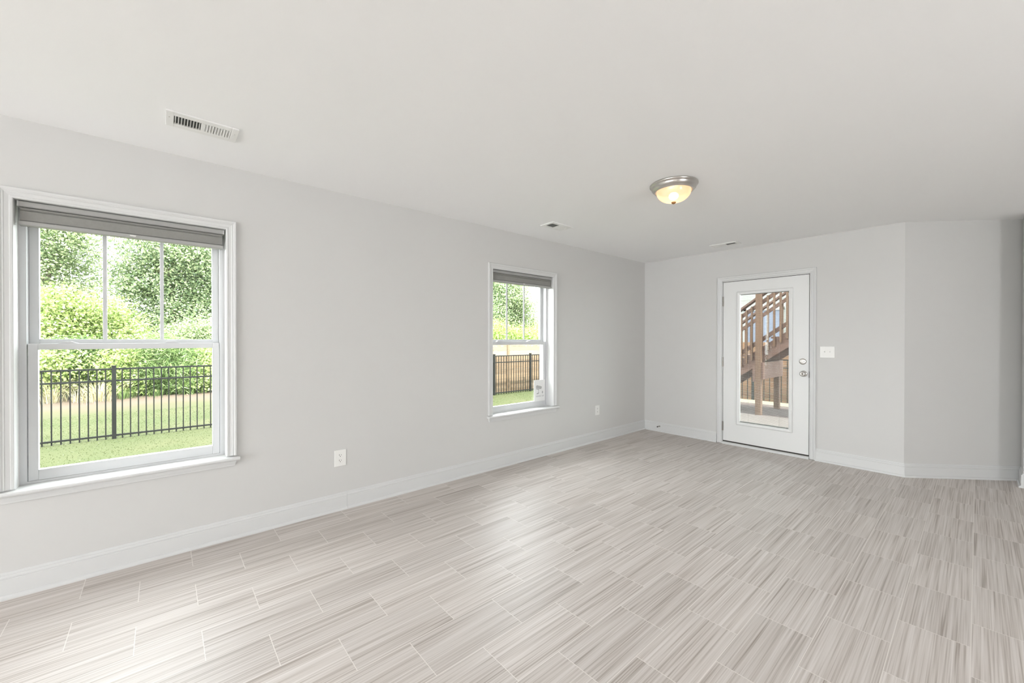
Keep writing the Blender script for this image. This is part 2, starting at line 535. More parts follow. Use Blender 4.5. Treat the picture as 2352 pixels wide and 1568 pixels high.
ex, ey = (NX - CX), (NY - CY)
el = math.hypot(ex, ey); nx_, ny_ = -ey / el, ex / el
wa = MB().prism([(CX, CY), (NX, NY), (NX + nx_ * 0.15, NY + ny_ * 0.15), (CX + nx_ * 0.15, CY + ny_ * 0.15)], -0.4, HC, lambda u, v, h: (u, v, h))
tag(wa.build('wall_angled', M['wall']), 'shaded grey angled wall right of the outside corner', 'wall', 'structure')
tag(MB().box(NX, NX + 0.12, 5.76, NY + 0.25, -0.1, HC).build('wall_return', M['wall']), 'thin strip of grey wall at the right picture edge', 'wall', 'structure')
tag(MB().box(NX + 0.12, XR, 5.76, 5.88, -0.1, HC).build('wall_side', M['wall']), 'grey wall beyond the right picture edge', 'wall', 'structure')
wr = MB()
wall_boxes(wr, YB - 0.15, 5.88, -0.4, HC, [(0.9, 2.0, 0.45, 2.25)], lambda a0, a1, b0, b1: wr.box(XR, XR + 0.15, a0, a1, b0, b1))  # unseen opening added to bring fill daylight in from the right
tag(wr.build('wall_right', M['wall']), 'grey side wall behind the camera to the right', 'wall', 'structure')
wf = MB()
wall_boxes(wf, -0.2, XR, -0.4, HC, [(0.5, 5.0, 0.04, 2.36)], lambda a0, a1, b0, b1: wf.box(a0, a1, YB - 0.15, YB, b0, b1))  # wide unseen opening added and sized to light the room from behind
tag(wf.build('wall_front', M['wall']), 'grey wall behind the camera with an added daylight opening', 'wall', 'structure')

BASE = [(0, 0), (0.027, 0), (0.027, 0.007), (0.0245, 0.014), (0.019, 0.019), (0.014, 0.0205), (0.014, 0.096), (0.0115, 0.0985), (0.0115, 0.101), (0.0135, 0.104), (0.0135, 0.110), (0.0105, 0.117), (0.0065, 0.1185), (0.0065, 0.1215), (0.0055, 0.128), (0.0035, 0.1315), (0, 0.132)]
def baseboard(name, label, line, side):
    pts = [Vector(p) for p in line]
    st = []
    for i, p in enumerate(pts):
        ds = []
        if i > 0: ds.append((pts[i] - pts[i - 1]).normalized())
        if i < len(pts) - 1: ds.append((pts[i + 1] - pts[i]).normalized())
        ns = [Vector((d.y, -d.x)) * side for d in ds]
        n = sum(ns, Vector((0, 0))).normalized()
        n = n / max(0.3, n.dot(ns[0]))
        st.append(lambda u, h, p=p, n=n: (p.x + n.x * u, p.y + n.y * u, h))
    return tag(MB().sweep(BASE, st).build(name, M['trim']), label, 'baseboard', 'structure')
baseboard('baseboard_left', 'white baseboard under the large left window, up to its joint', [(0, YB), (0, 1.0846)], 1)
baseboard('baseboard_left', 'white baseboard under the small window, running into the corner', [(0, 1.0858), (0, D)], 1)
baseboard('baseboard_back', 'short white baseboard between the corner and the door casing', [(0, D), (1.030, D)], 1)
baseboard('baseboard_right', 'white baseboard right of the door, turning the outside corner', [(2.062, D), (CX, CY), (NX, NY), (NX, 5.76)], 1)

# ------------------------------------------------------------------ windows
CASE = [(0, 0), (0, 0.010), (0.003, 0.013), (0.011, 0.0135), (0.013, 0.011), (0.0155, 0.011), (0.029, 0.0135), (0.033, 0.0165), (0.035, 0.0145), (0.0375, 0.0145), (0.043, 0.0185), (0.052, 0.0195), (0.056, 0.016), (0.056, 0)]
def casing_u(mb, a0, a1, zb, zt, fn):
    """three-sided mitred casing; fn(a,z,h) -> xyz"""
    mb.sweep(CASE, [lambda u, h: fn(a0 - u, zb, h), lambda u, h: fn(a0 - u, zt + u, h), lambda u, h: fn(a1 + u, zt + u, h), lambda u, h: fn(a1 + u, zb, h)])

def frame_ring(mb, x0, x1, y0, y1, z0, z1, t, tb=None, tt=None):
    tb = t if tb is None else tb
    tt = t if tt is None else tt
    mb.box(x0, x1, y0, y0 + t, z0, z1).box(x0, x1, y1 - t, y1, z0, z1)
    mb.box(x0, x1, y0 + t, y1 - t, z0, z0 + tb).box(x0, x1, y0 + t, y1 - t, z1 - tt, z1)

def window(n, y0, y1, label):
    z0, z1 = WZ
    t = thing('window_%d' % n, label, 'window', 'structure', loc=(0, (y0 + y1) / 2, z0))
    oy, oz = -(y0 + y1) / 2, -z0
    hw = (y1 - y0) / 2
    hz = z1 - z0
    # everything below is relative to the middle of the sill
    c = MB(); casing_u(c, -hw, hw, 0.012, hz, lambda a, z, h: (h, a, z)); c.build('casing', M['trim'], t)
    j = MB()
    for s in (-1, 1):
        a, b = sorted((s * hw, s * (hw + JT)))
        j.box(-0.095, 0.0, a, b, 0, hz)
    j.box(-0.095, 0.0, -hw - JT, hw + JT, hz, hz + JT)
    j.build('jamb', M['trim'], t)
    e = 0.07
    st = MB().prism([(-0.095, -0.018), (0.038, -0.018), (0.045, -0.014), (0.048, -0.007), (0.046, 0.001), (0.040, 0.006), (-0.095, 0.006)], -hw - e, hw + e, lambda u, v, h: (u, h, v))
    # notch: the part inside the wall is only as wide as the opening
    st = MB().box(-0.095, 0.002, -hw - JT + 0.001, hw + JT - 0.001, -0.018, 0.004)
    st.prism([(0.001, -0.018), (0.038, -0.018), (0.045, -0.014), (0.048, -0.007), (0.046, 0.001), (0.040, 0.005), (0.001, 0.005)], -hw - e, hw + e, lambda u, v, h: (u, h, v))
    st.build('stool', M['trim'], t)
    ap = MB()
    prof = [(0.0, -0.018), (0.016, -0.018), (0.017, -0.026), (0.0155, -0.040), (0.013, -0.048), (0.012, -0.056), (0.010, -0.058), (0.0, -0.058)]
    w = hw + 0.056
    ap.sweep(prof, [lambda u, h: (u, -w + 0.012 * ((-0.018 - h) / 0.04), h), lambda u, h: (u, w - 0.012 * ((-0.018 - h) / 0.04), h)])
    ap.build('apron', M['trim'], t)
    # vinyl frame
    fr = MB(); frame_ring(fr, -0.19, -0.088, -hw, hw, 0.004, hz, 0.026, 0.012, 0.03)
    for s in (-1, 1):      # track ribs beside the sashes
        a, b = sorted((s * (hw - 0.026), s * (hw - 0.031)))
        fr.box(-0.150, -0.144, a, b, 0.02, hz - 0.03)
    fr.build('window_frame', M['vinyl'], t)
    gy = hw - 0.066
    # upper sash, outer track
    zg0, zg1 = 1.313 - z0, hz - 0.065
    us = MB(); frame_ring(us, -0.172, -0.142, -hw + 0.027, hw - 0.027, 1.262 - z0, hz - 0.031, 0.036, 0.050, 0.034)
    uo = us.build('upper_sash', M['vinyl'], t, bevel=0.002)
    g = MB().box(-0.160, -0.156, -hw + 0.06, hw - 0.06, 1.305 - z0, hz - 0.06).build('glass_pane', M['glass'], uo)
    gw = 2 * hw - 0.126
    for k in (1, 2):
        yy = -hw + 0.063 + gw * k / 3
        MB().box(-0.155, -0.146, yy - 0.009, yy + 0.009, 1.3105 - z0, hz - 0.064).build('muntin', M['vinyl'], uo, bevel=0.002)
    # lower sash, inner track
    ls = MB(); frame_ring(ls, -0.128, -0.092, -hw + 0.029, hw - 0.029, 0.016, 1.288 - z0, 0.036, 0.056, 0.033)
    lo = ls.build('lower_sash', M['vinyl'], t, bevel=0.002)
    MB().box(-0.112, -0.108, -hw + 0.062, hw - 0.062, 0.068, 1.258 - z0).build('glass_pane', M['glass'], lo)
    for yy in (-0.27, 0.17):
        k = MB().prism([(-0.040, 0), (-0.032, 0.004), (-0.018, 0.012), (0.010, 0.013), (0.026, 0.007), (0.040, 0.002), (0.042, 0)], -0.122, -0.098, lambda u, v, h, yy=yy: (h, yy + u, 1.288 - z0 + v))
        k.build('sash_lock', M['vinyl'], lo, bevel=0.0015)
    return t
window(1, *W1Y, 'large near double-hung window looking onto the black metal fence')
window(2, *W2Y, 'far double-hung window with the camera sign in its corner')

def shade(y0, y1, label):
    zc = WZ[1]
    t = thing('window_shade', label, 'window shade', group='grey cellular shades', loc=(-0.034, (y0 + y1) / 2, zc))
    hw = (y1 - y0) / 2 - 0.014
    hr = MB().prism([(-0.024, -0.003), (0.020, -0.003), (0.024, -0.007), (0.024, -0.028), (0.019, -0.032), (-0.024, -0.032)], -hw, hw, lambda u, v, h: (u, h, v)).build('headrail', M['headrail'], t)
    for s in (-1, 1):
        a, b = sorted((s * hw, s * (hw + 0.006)))
        MB().box(-0.022, 0.020, a, b, -0.031, -0.004).build('end_cap', M['trim'], hr)
    pr = [(-0.018, -0.032)]
    n = 7
    z = -0.033
    front = []
    for dz in (0.016, 0.056):
        front += [(0.011, z), (0.0175, z - 0.005), (0.0185, z - dz + 0.005)]
        z -= dz
    front.append((0.012, z))
    pr = [(-0.018, -0.033)] + front + [(-0.018, z)]
    MB().prism(pr, -hw + 0.004, hw - 0.004, lambda u, v, h: (u, h, v)).build('cellular_fabric', M['shade_fabric'], t)
    br = MB().prism([(-0.022, z), (0.021, z), (0.024, z - 0.004), (0.022, z - 0.018), (0.016, z - 0.021), (-0.020, z - 0.021)], -hw, hw, lambda u, v, h: (u, h, v)).build('bottom_rail', M['headrail'], t)
    MB().prism([(-0.014, z - 0.006), (0.014, z - 0.006), (0.011, z - 0.012), (-0.011, z - 0.012)], 0.0222, 0.030, lambda u, v, h: (h, u, v)).build('pull_handle', M['plate'], br, bevel=0.001)
    return t
shade(*W1Y, 'grey cellular shade gathered at the top of the large left window')
shade(*W2Y, 'grey cellular shade gathered at the top of the far small window')

# security camera sign leaning in the corner of the far window
sg = thing('security_sign', 'small white sign with a grey camera picture in the far window', 'sign', loc=(-0.0895, 3.287, 0.605))
MB().box(-0.0015, 0.0015, -0.088, 0.088, 0, 0.243).build('card', M['card'], sg)
ink = MB()
def sgn(u, v, h): return (h, u, v)
cx, cz, ca = -0.010, 0.158, math.radians(-14)
def rot(u, v): return (cx + u * math.cos(ca) - v * math.sin(ca), cz + u * math.sin(ca) + v * math.cos(ca))
icon = MB()
icon.prism([rot(*p) for p in [(-0.042, -0.016), (0.034, -0.016), (0.043, -0.004), (0.043, 0.010), (0.036, 0.018), (-0.036, 0.018), (-0.046, 0.010), (-0.050, -0.004)]], 0.0015, 0.0026, sgn)
icon.prism([rot(*p) for p in [(-0.038, -0.030), (0.006, -0.030), (0.010, -0.018), (-0.044, -0.018)]], 0.0015, 0.0026, sgn)
icon.prism([(-0.022, 0.126), (-0.012, 0.126), (-0.020, 0.098), (-0.048, 0.090), (-0.050, 0.080), (-0.018, 0.082), (-0.010, 0.094)], 0.0015, 0.0026, sgn)
icon.build('camera_icon', M['ink'], sg)
MB().prism([(0.046 + 0.009 * math.cos(a), 0.098 + 0.015 * math.sin(a)) for a in [i * math.pi / 6 for i in range(12)]], 0.0015, 0.0026, sgn).build('hand_icon', M['ink'], sg)
lt = MB()
u = -0.058
for wdt in (0.011, 0.008, 0.012, 0.009, 0.010, 0.012, 0.0, 0.008, 0.011, 0.010):
    if wdt:
        lt.box(0.0015, 0.0024, u, u + wdt, 0.048, 0.066)
    u += wdt + 0.003 if wdt else 0.012
lt.build('caption', M['pale_ink'], sg)

# ------------------------------------------------------------------ door
dr = thing('door_1', 'white exterior door with a tall glass panel and inner blinds', 'door', 'structure', loc=((DX[0] + DX[1]) / 2, D, 0))
dc = (DX[0] + DX[1]) / 2
hw = (DX[1] - DX[0]) / 2
c = MB(); casing_u(c, -hw - 0.010, hw + 0.010, 0.006, DZ[1] + 0.012, lambda a, z, h: (a, -h, z)); c.build('casing', M['trim'], dr)
j = MB()
for s in (-1, 1):
    a, b = sorted((s * (hw + 0.005), s * (hw + 0.022)))
    j.box(a, b, 0.0, 0.16, 0, DZ[1] + 0.023)
    a, b = sorted((s * (hw - 0.012), s * (hw + 0.006)))
    j.box(a, b, 0.050, 0.16, 0.03, DZ[1] + 0.005)
j.box(-hw - 0.022, hw + 0.022, 0.0, 0.16, DZ[1] + 0.006, DZ[1] + 0.023)
j.box(-hw, hw, 0.050, 0.16, DZ[1] - 0.012, DZ[1] + 0.006)
j.build('jamb', M['trim'], dr)
ws = MB()
for s in (-1, 1):
    a, b = sorted((s * (hw + 0.0002), s * (hw + 0.0048)))
    ws.box(a, b, 0.012, 0.05, 0.03, DZ[1] + 0.005)
ws.box(-hw, hw, 0.012, 0.05, DZ[1] + 0.0002, DZ[1] + 0.0058)
ws.box(-hw, hw, 0.006, 0.04, 0.026, DZ[0] - 0.001)
ws.build('gap_shade', M['gap'], dr)  # dark strips put in the door gaps for the shade inside them
th = MB().prism([(-0.022, 0.0), (0.17, 0.0), (0.17, 0.03), (0.0, 0.027), (-0.016, 0.022), (-0.022, 0.014)], -hw - 0.006, hw + 0.006, lambda u, v, h: (h, u, v))
th.build('threshold', M['trim'], dr)
LX = (1.262 - dc, 1.852 - dc); LZ = (0.262, 1.903)
GX = (1.299 - dc, 1.813 - dc); GZ = (0.298, 1.866)
sl = MB()
wall_boxes(sl, -hw, hw, DZ[0], DZ[1], [(GX[0] - 0.012, GX[1] + 0.012, GZ[0] - 0.012, GZ[1] + 0.012)], lambda a0, a1, b0, b1: sl.box(a0, a1, 0.003, 0.047, b0, b1))
slab = sl.build('slab', M['door'], dr)
lf = MB()
LP = [(0, -0.020), (0, 0.012), (0.006, 0.016), (0.022, 0.019), (0.030, 0.017), (0.0365, 0.008), (0.0365, -0.004), (0.010, -0.006), (0.010, -0.020)]
cor = [(GX[0], GZ[0], -1, -1), (GX[0], GZ[1], -1, 1), (GX[1], GZ[1], 1, 1), (GX[1], GZ[0], 1, -1), (GX[0], GZ[0], -1, -1)]
lf.sweep(LP, [lambda u, h, q=q: (q[0] + q[2] * u, -h + 0.0, q[1] + q[3] * u) for q in cor])
lfo = lf.build('glass_panel_frame', M['door'], slab)
for zz in (1.80, 0.50):
    MB().box(GX[1] + 0.022, GX[1] + 0.034, -0.023, -0.015, zz - 0.02, zz + 0.02).build('blind_slider', M['door'], lfo if False else slab, bevel=0.002)
MB().box(GX[0] - 0.011, GX[1] + 0.011, 0.006, 0.009, GZ[0] - 0.011, GZ[1] + 0.011).build('glass_pane', M['glass'], slab)
MB().box(GX[0] - 0.011, GX[1] + 0.011, 0.036, 0.039, GZ[0] - 0.011, GZ[1] + 0.011).build('glass_pane', M['glass'], slab)
bl = MB()
nsl = int((GZ[1] - GZ[0]) / 0.0125)
for i in range(nsl):
    z = GZ[0] + 0.012 + i * 0.0125
    bl.box(GX[0] + 0.002, GX[1] - 0.002, 0.0165, 0.0285, z, z + 0.0003)
bl.box(GX[0], GX[1], 0.015, 0.030, GZ[1] - 0.004, GZ[1] + 0.010).box(GX[0] + 0.002, GX[1] - 0.002, 0.016, 0.029, GZ[0] - 0.004, GZ[0] + 0.008)
for xx in (GX[0] + 0.09, GX[1] - 0.10):
    bl.box(xx - 0.0006, xx + 0.0006, 0.0158, 0.0164, GZ[0], GZ[1])
bl.build('blind_slats', M['slat'], slab)
for z0, z1 in ((1.735, 1.855), (0.975, 1.09), (0.165, 0.28)):
    hg = MB().lathe([(0, z0), (0.0055, z0), (0.0062, z0 + 0.003), (0.0062, z1 - 0.003), (0.0055, z1), (0, z1)], 10, lambda a, b, h: (-hw - 0.0025 + a, -0.006 + b, h))
    hg.box(-hw - 0.012, -hw + 0.006, -0.0035, -0.0005, z0, z1)
    hg.build('hinge', M['dark_nickel'], dr)
kx = 1.953 - dc
def ydir(x, z):
    return lambda a, b, h: (x + a, 0.003 - h, z + b)
db = MB().lathe([(0, 0), (0.033, 0), (0.034, 0.004), (0.031, 0.009), (0.026, 0.011), (0.018, 0.012), (0, 0.012)], 28, ydir(1.944 - dc, 1.071)).build('deadbolt', M['nickel'], slab, smooth=True)
MB().prism([(-0.019, -0.004), (-0.014, -0.008), (0.014, -0.008), (0.019, -0.004), (0.019, 0.004), (0.014, 0.008), (-0.014, 0.008), (-0.019, 0.004)], -0.009, -0.024, lambda u, v, h: (1.944 - dc + u, h, 1.071 + v + 0.0)).build('thumb_turn', M['nickel'], db, bevel=0.002)
kb = MB().lathe([(0, 0), (0.032, 0), (0.033, 0.004), (0.028, 0.009), (0.014, 0.012), (0.012, 0.030), (0.018, 0.036), (0.026, 0.042), (0.0285, 0.052), (0.026, 0.062), (0.018, 0.067), (0.012, 0.066), (0.010, 0.064), (0, 0.064)], 28, ydir(kx, 0.936)).build('door_knob', M['nickel'], slab, smooth=True)
MB().lathe([(0, 0.0642), (0.006, 0.0642), (0.006, 0.068), (0.004, 0.069), (0, 0.069)], 14, ydir(kx, 0.936)).build('lock_button', M['dark_nickel'], kb)
MB().box(hw + 0.0003, hw + 0.006, -0.0005, 0.012, 0.895, 0.965).build('strike_plate', M['slot'], dr)

# ------------------------------------------------------------------ small fittings
def outlet(y, z, label):
    t = thing('wall_outlet', label, 'outlet', group='wall outlets', loc=(0, y, z))
    MB().prism([(-0.0435, -0.0625), (0.0435, -0.0625), (0.0435, 0.0625), (-0.0435, 0.0625)], 0.0, 0.006, lambda u, v, h: (h, u, v)).build('cover_plate', M['plate'], t, bevel=0.004, segs=3)
    for zz in (0.0205, -0.0205):
        rc = MB().prism([(0.0165 * math.cos(a) if abs(math.sin(a)) < 0.9 else 0.0165 * math.cos(a), max(-0.0135, min(0.0135, 0.0165 * math.sin(a))) + zz) for a in [2 * math.pi * i / 28 for i in range(28)]], 0.005, 0.0075, lambda u, v, h: (h, u, v)).build('receptacle', M['plate'], t)
        s = MB().box(0.0070, 0.0078, -0.0085, -0.0055, zz - 0.001, zz + 0.009).box(0.0070, 0.0078, 0.0055, 0.0080, zz - 0.001, zz + 0.007)
        s.prism([(0.0028 * math.cos(a), zz - 0.0075 + 0.0032 * math.sin(a)) for a in [2 * math.pi * i / 12 for i in range(12)]], 0.0070, 0.0078, lambda u, v, h: (h, u, v))
        s.build('slots', M['slot'], rc)
    MB().lathe([(0, 0.0062), (0.003, 0.0062), (0.003, 0.007), (0, 0.0074)], 10, lambda a, b, h: (h, a, b)).build('screw', M['plate'], t)
    return t
outlet(1.036, 0.399, 'white wall outlet low between the two windows')
outlet(4.245, 0.402, 'white wall outlet low between the small window and the corner')

sw = thing('light_switch', 'white double light switch on the wall beside the door', 'light switch', loc=(2.1625, D, 1.181))
MB().prism([(-0.064, -0.061), (0.064, -0.061), (0.064, 0.061), (-0.064, 0.061)], 0, -0.006, lambda u, v, h: (u, h, v)).build('cover_plate', M['plate'], sw, bevel=0.004, segs=3)
for xx in (-0.023, 0.023):
    MB().box(xx - 0.0055, xx + 0.0055, -0.0068, -0.0055, -0.013, 0.013).build('switch_slot', M['plate'], sw)
    MB().hexa([(xx - 0.004, -0.0065, -0.002), (xx + 0.004, -0.0065, -0.002), (xx + 0.004, -0.0065, 0.011), (xx - 0.004, -0.0065, 0.011), (xx - 0.0035, -0.017, -0.006), (xx + 0.0035, -0.017, -0.006), (xx + 0.0035, -0.0155, 0.002), (xx - 0.0035, -0.0155, 0.002)]).build('toggle', M['plate'], sw, bevel=0.001)
    for zz in (-0.030, 0.030):
        MB().lathe([(0, 0.006), (0.0028, 0.006), (0.0028, 0.0068), (0, 0.007)], 10, lambda a, b, h: (xx + a, -h, zz + b)).build('screw', M['plate'], sw)

ds = thing('door_stop', 'small dark metal door stop on the baseboard near the corner', 'door stop', loc=(0.247, D - 0.014, 0.078))
MB().lathe([(0, 0), (0.011, 0), (0.011, 0.004), (0.005, 0.006), (0.0045, 0.055), (0, 0.055)], 14, lambda a, b, h: (a, -h, b)).build('rod', M['dark_nickel'], ds)
MB().lathe([(0, 0.055), (0.0085, 0.055), (0.009, 0.060), (0.008, 0.068), (0, 0.069)], 14, lambda a, b, h: (a, -h, b)).build('rubber_tip', M['slot'], ds)

def vent(x0, x1, y0, y1, along, label, nsl, op, l_open, l_shut):
    """ceiling register; louvres lie across the long axis, two banks tilted apart"""
    cx, cy = (x0 + x1) / 2, (y0 + y1) / 2
    t = thing('ceiling_vent', label, 'ceiling vent', group='ceiling registers', loc=(cx, cy, HC))
    la = (y1 - y0) / 2 if along == 'Y' else (x1 - x0) / 2
    lb = (x1 - x0) / 2 if along == 'Y' else (y1 - y0) / 2
    fn = (lambda a, b, z: (b, a, z)) if along == 'Y' else (lambda a, b, z: (a, -b, z))
    oa, ob = la - 0.032, lb - 0.042
    pl = MB()
    def blk(a0, a1, b0, b1, z0, z1):
        vs = [fn(a, b, z) for z in (z0, z1) for a, b in ((a0, b0), (a1, b0), (a1, b1), (a0, b1))]
        pl.hexa(vs)
    zt, zb = -0.0002, -0.009
    blk(-la, -oa, -lb, lb, zb, zt); blk(oa, la, -lb, lb, zb, zt)
    blk(-oa, oa, -lb, -ob, zb, zt); blk(-oa, oa, ob, lb, zb, zt)
    blk(-0.009, 0.009, -ob, ob, zb, zt)
    pl.build('face_plate', M['vent'], t, bevel=0.002)
    dk = MB()
    dk.hexa([fn(a, b, z) for z in (-0.0012, -0.0004) for a, b in ((-oa, -ob), (oa, -ob), (oa, ob), (-oa, ob))])
    dk.build('duct_opening', M['duct'], t)
    for s in (-1, 1):
        n = nsl
        span = (oa - 0.009)
        for i in range(n):
            c = s * (0.009 + span * (i + 0.5) / n)
            w = span / n
            sl = MB()
            # blade leaning towards the middle
            q = w * (l_open if s == op else l_shut)
            p0, p1 = c - s * q * 0.5, c + s * q * 0.5
            th_ = 0.0007
            sl.hexa([fn(*q) for q in [(p0 - th_, -ob, -0.0030), (p0 + th_, -ob, -0.0030), (p0 + th_, ob, -0.0030), (p0 - th_, ob, -0.0030), (p1 - th_, -ob, -0.0088), (p1 + th_, -ob, -0.0088), (p1 + th_, ob, -0.0088), (p1 - th_, ob, -0.0088)]])
            sl.build('louvre', M['vent'], t)
    lv = MB(); lv.hexa([fn(*q) for q in [(la - 0.022, -0.016, zb - 0.010), (la - 0.019, -0.016, zb - 0.010), (la - 0.019, -0.004, zb), (la - 0.022, -0.004, zb), (la - 0.022, 0.010, zb - 0.001), (la - 0.010, 0.006, zb - 0.001), (la - 0.010, 0.0, zb), (la - 0.022, 0.0, zb)]])
    lv.build('damper_lever', M['vent'], t)
    for s in (-1, 1):
        MB().lathe([(0, -zb), (0.003, -zb), (0.003, -zb + 0.001), (0, -zb + 0.0012)], 8, lambda a, b, h, s=s: (lambda p: (p[0] + a, p[1] + b, -h))(fn(s * (la - 0.014), 0.022, 0))).build('screw', M['nickel'], t)
    return t
vent(0.437, 0.618, 0.017, 0.318, 'Y', 'white ceiling vent above the large left window', 9, -1, 0.32, 0.70)
vent(0.385, 0.560, 2.823, 3.110, 'Y', 'white ceiling vent above the small far window', 9, -1, 1.0, 0.95)
vent(1.105, 1.405, 4.955, 5.110, 'X', 'white ceiling vent in front of the glazed door', 9, 1, 0.85, 0.95)

def lamp(x, y, label):
    t = thing('ceiling_light', label, 'ceiling light', group='flush ceiling lights', loc=(x, y, HC))
    dn = lambda a, b, h: (a, b, -h)
    MB().lathe([(0, 0.0), (0.158, 0.0), (0.164, 0.003), (0.165, 0.010), (0.160, 0.016), (0.155, 0.018), (0.154, 0.026), (0.150, 0.036), (0.143, 0.042), (0.139, 0.043), (0.137, 0.049), (0.132, 0.054), (0.127, 0.054), (0.124, 0.050), (0.122, 0.040), (0, 0.040)], 64, dn).build('metal_rim', M['nickel'], t, smooth=True)
    prof = [(0.119 * math.cos(a) ** 0.85 if math.cos(a) > 1e-6 else 0.0, 0.048 + 0.082 * math.sin(a)) for a in [math.pi / 2 * i / 18 for i in range(19)]]
    MB().lathe(prof, 64, dn).build('glass_dome', M['dome'], t, smooth=True)
    MB().lathe([(0.004, 0.058), (0.020, 0.064), (0.031, 0.076), (0.033, 0.088), (0.026, 0.100), (0.014, 0.107), (0, 0.109)], 24, dn).build('bulb', M['bulb'], t, smooth=True)
    MB().lathe([(0, 0.1270), (0.015, 0.1270), (0.0165, 0.131), (0.013, 0.138), (0.006, 0.1425), (0, 0.143)], 20, dn).build('finial', M['bronze'], t, smooth=True)
    return t
lamp(1.765, 2.813, 'lit flush ceiling light with nickel rim and warm glass bowl')
lamp(4.60, 0.02, 'second flush ceiling light seen only mirrored in the large window')

# ------------------------------------------------------------------ outdoors: ground
GZ0 = -0.35
lw = MB().box(-60, -0.2, -40, 60, GZ0 - 0.2, GZ0).box(-0.2, 20, 5.58, 60, GZ0 - 0.2, GZ0)
tag(lw.build('lawn', M['lawn']), 'sunny back lawn with a dry strip along its far edge', 'lawn', 'structure')
tag(MB().box(-2.5, 4.2, 8.50, 9.95, GZ0, -0.10).build('ground', M['shade_ground']), 'ground strip coloured dark brown for the shade under the outdoor stairs', 'ground', 'structure')  # dark brown slab; the stairs' weak shadow is put into its colour
tag(MB().box(-2.5, 4.2, 9.95, 11.4, GZ0, -0.22).build('ground', M['dry_ground']), 'pale dry ground strip between the stairs and the side fence', 'ground', 'structure')
tag(MB().box(-2.5, 4.2, D + 0.2, 8.50, GZ0, -0.10).build('patio', M['concrete']), 'pale concrete patio outside the glazed door', 'patio', 'structure')

def blades(name, n, area, hgt, wid, material, lean=0.5, parent=None):
    x0, x1, y0, y1 = area
    bx = nrng.uniform(x0, x1, n); by = nrng.uniform(y0, y1, n)
    a = nrng.uniform(0, 2 * np.pi, n); h = nrng.uniform(0.6, 1.1, n) * hgt
    w = wid * nrng.uniform(0.7, 1.3, n)
    lx = nrng.normal(0, lean, n) * h; ly = nrng.normal(0, lean, n) * h
    v = np.zeros((n, 3, 3))
    v[:, 0, 0] = bx - np.cos(a) * w; v[:, 0, 1] = by - np.sin(a) * w
    v[:, 1, 0] = bx + np.cos(a) * w; v[:, 1, 1] = by + np.sin(a) * w
    v[:, 2, 0] = bx + lx; v[:, 2, 1] = by + ly; v[:, 2, 2] = h
    v[:, :, 2] += GZ0
    return raw_mesh(name, v.reshape(-1, 3), np.arange(n * 3).reshape(-1, 3), material, parent)

def raw_mesh(name, v, f, material, parent=None):
    me = bpy.data.meshes.new(name)
    nv, nf, k = len(v), len(f), f.shape[1]
    me.vertices.add(nv); me.vertices.foreach_set('co', np.asarray(v, np.float32).ravel())
    me.loops.add(nf * k); me.loops.foreach_set('vertex_index', np.asarray(f, np.int32).ravel())
    me.polygons.add(nf); me.polygons.foreach_set('loop_start', np.arange(nf, dtype=np.int32) * k)
    me.update(calc_edges=True)
    me.validate()
    return link(name, me, material, parent)

gr = blades('grass', 50000, (-9.5, -2.2, -3.2, 11.0), 0.013, 0.006, M['blade'])
tag(gr, 'short sunlit lawn grass around the black metal fence', 'grass', 'stuff')

tag(MB().box(-1, 9, -13, YB - 0.16, GZ0, -0.06).build('patio', M['bounce_slab']), 'added pale bounce slab behind the camera', 'patio', 'structure')  # unseen slab added to throw daylight up onto the ceiling

# ------------------------------------------------------------------ outdoors: fences
def metal_fence(label, org, axis, s0, s1, posts, sp, visible):
    """axis 'Y' or 'X': runs along that axis at org; pickets every sp"""
    t = thing('metal_fence', label, 'fence', loc=(org[0], org[1], GZ0))
    fn = (lambda s, d, z: (d, s - org[1], z)) if axis == 'Y' else (lambda s, d, z: (s - org[0], d, z))
    def bar(sa, sb, da, db, za, zb):
        return MB().hexa([fn(s, d, z) for z in (za, zb) for s, d in ((sa, da), (sb, da), (sb, db), (sa, db))])
    def put(mb, name): return mb.build(name, M['black_metal'], t)
    for za in (1.150, 0.955, 0.045):
        put(bar(s0, s1, -0.014, 0.014, za, za + 0.028), 'rail')
    for p in posts:
        b = bar(p - 0.026, p + 0.026, -0.026, 0.026, -0.1, 1.205)
        put(b, 'post')
        put(bar(p - 0.029, p + 0.029, -0.029, 0.029, 1.205, 1.222), 'post_cap')
    rest = MB()
    s = s0 + sp / 2
    base = posts[0]
    k0 = math.ceil((s0 - base) / sp); k1 = math.floor((s1 - base) / sp)
    nrest = 0
    for k in range(k0, k1 + 1):
        q = base + k * sp
        if any(abs(q - p) < 0.045 for p in posts):
            continue
        if any(a <= q <= b for a, b in visible):
            put(bar(q - 0.008, q + 0.008, -0.008, 0.008, 0.0, 1.160), 'picket')
        else:
            m = bar(q - 0.008, q + 0.008, -0.008, 0.008, 0.0, 1.160)
            rest.add(m.v, m.f); nrest += 1
    if nrest:
        o = put(rest, 'pickets'); o['kind'] = 'stuff'
    return t
metal_fence('long black metal picket fence across the lawn behind both windows', (-6.22, 0), 'Y', -4.3, 11.45, [-0.606, -2.45, 1.22, 3.05, 4.88, 6.2, 7.476, 8.96, 10.45], 0.0995, [(-1.75, 1.15), (6.9, 10.4)])
metal_fence('black metal picket fence behind the outdoor stairs, seen through the door', (0, 11.5), 'X', -6.2, 2.2, [-0.578, -2.44, -4.3, -6.2, 1.28], 0.1265, [(-1.6, 1.0)])

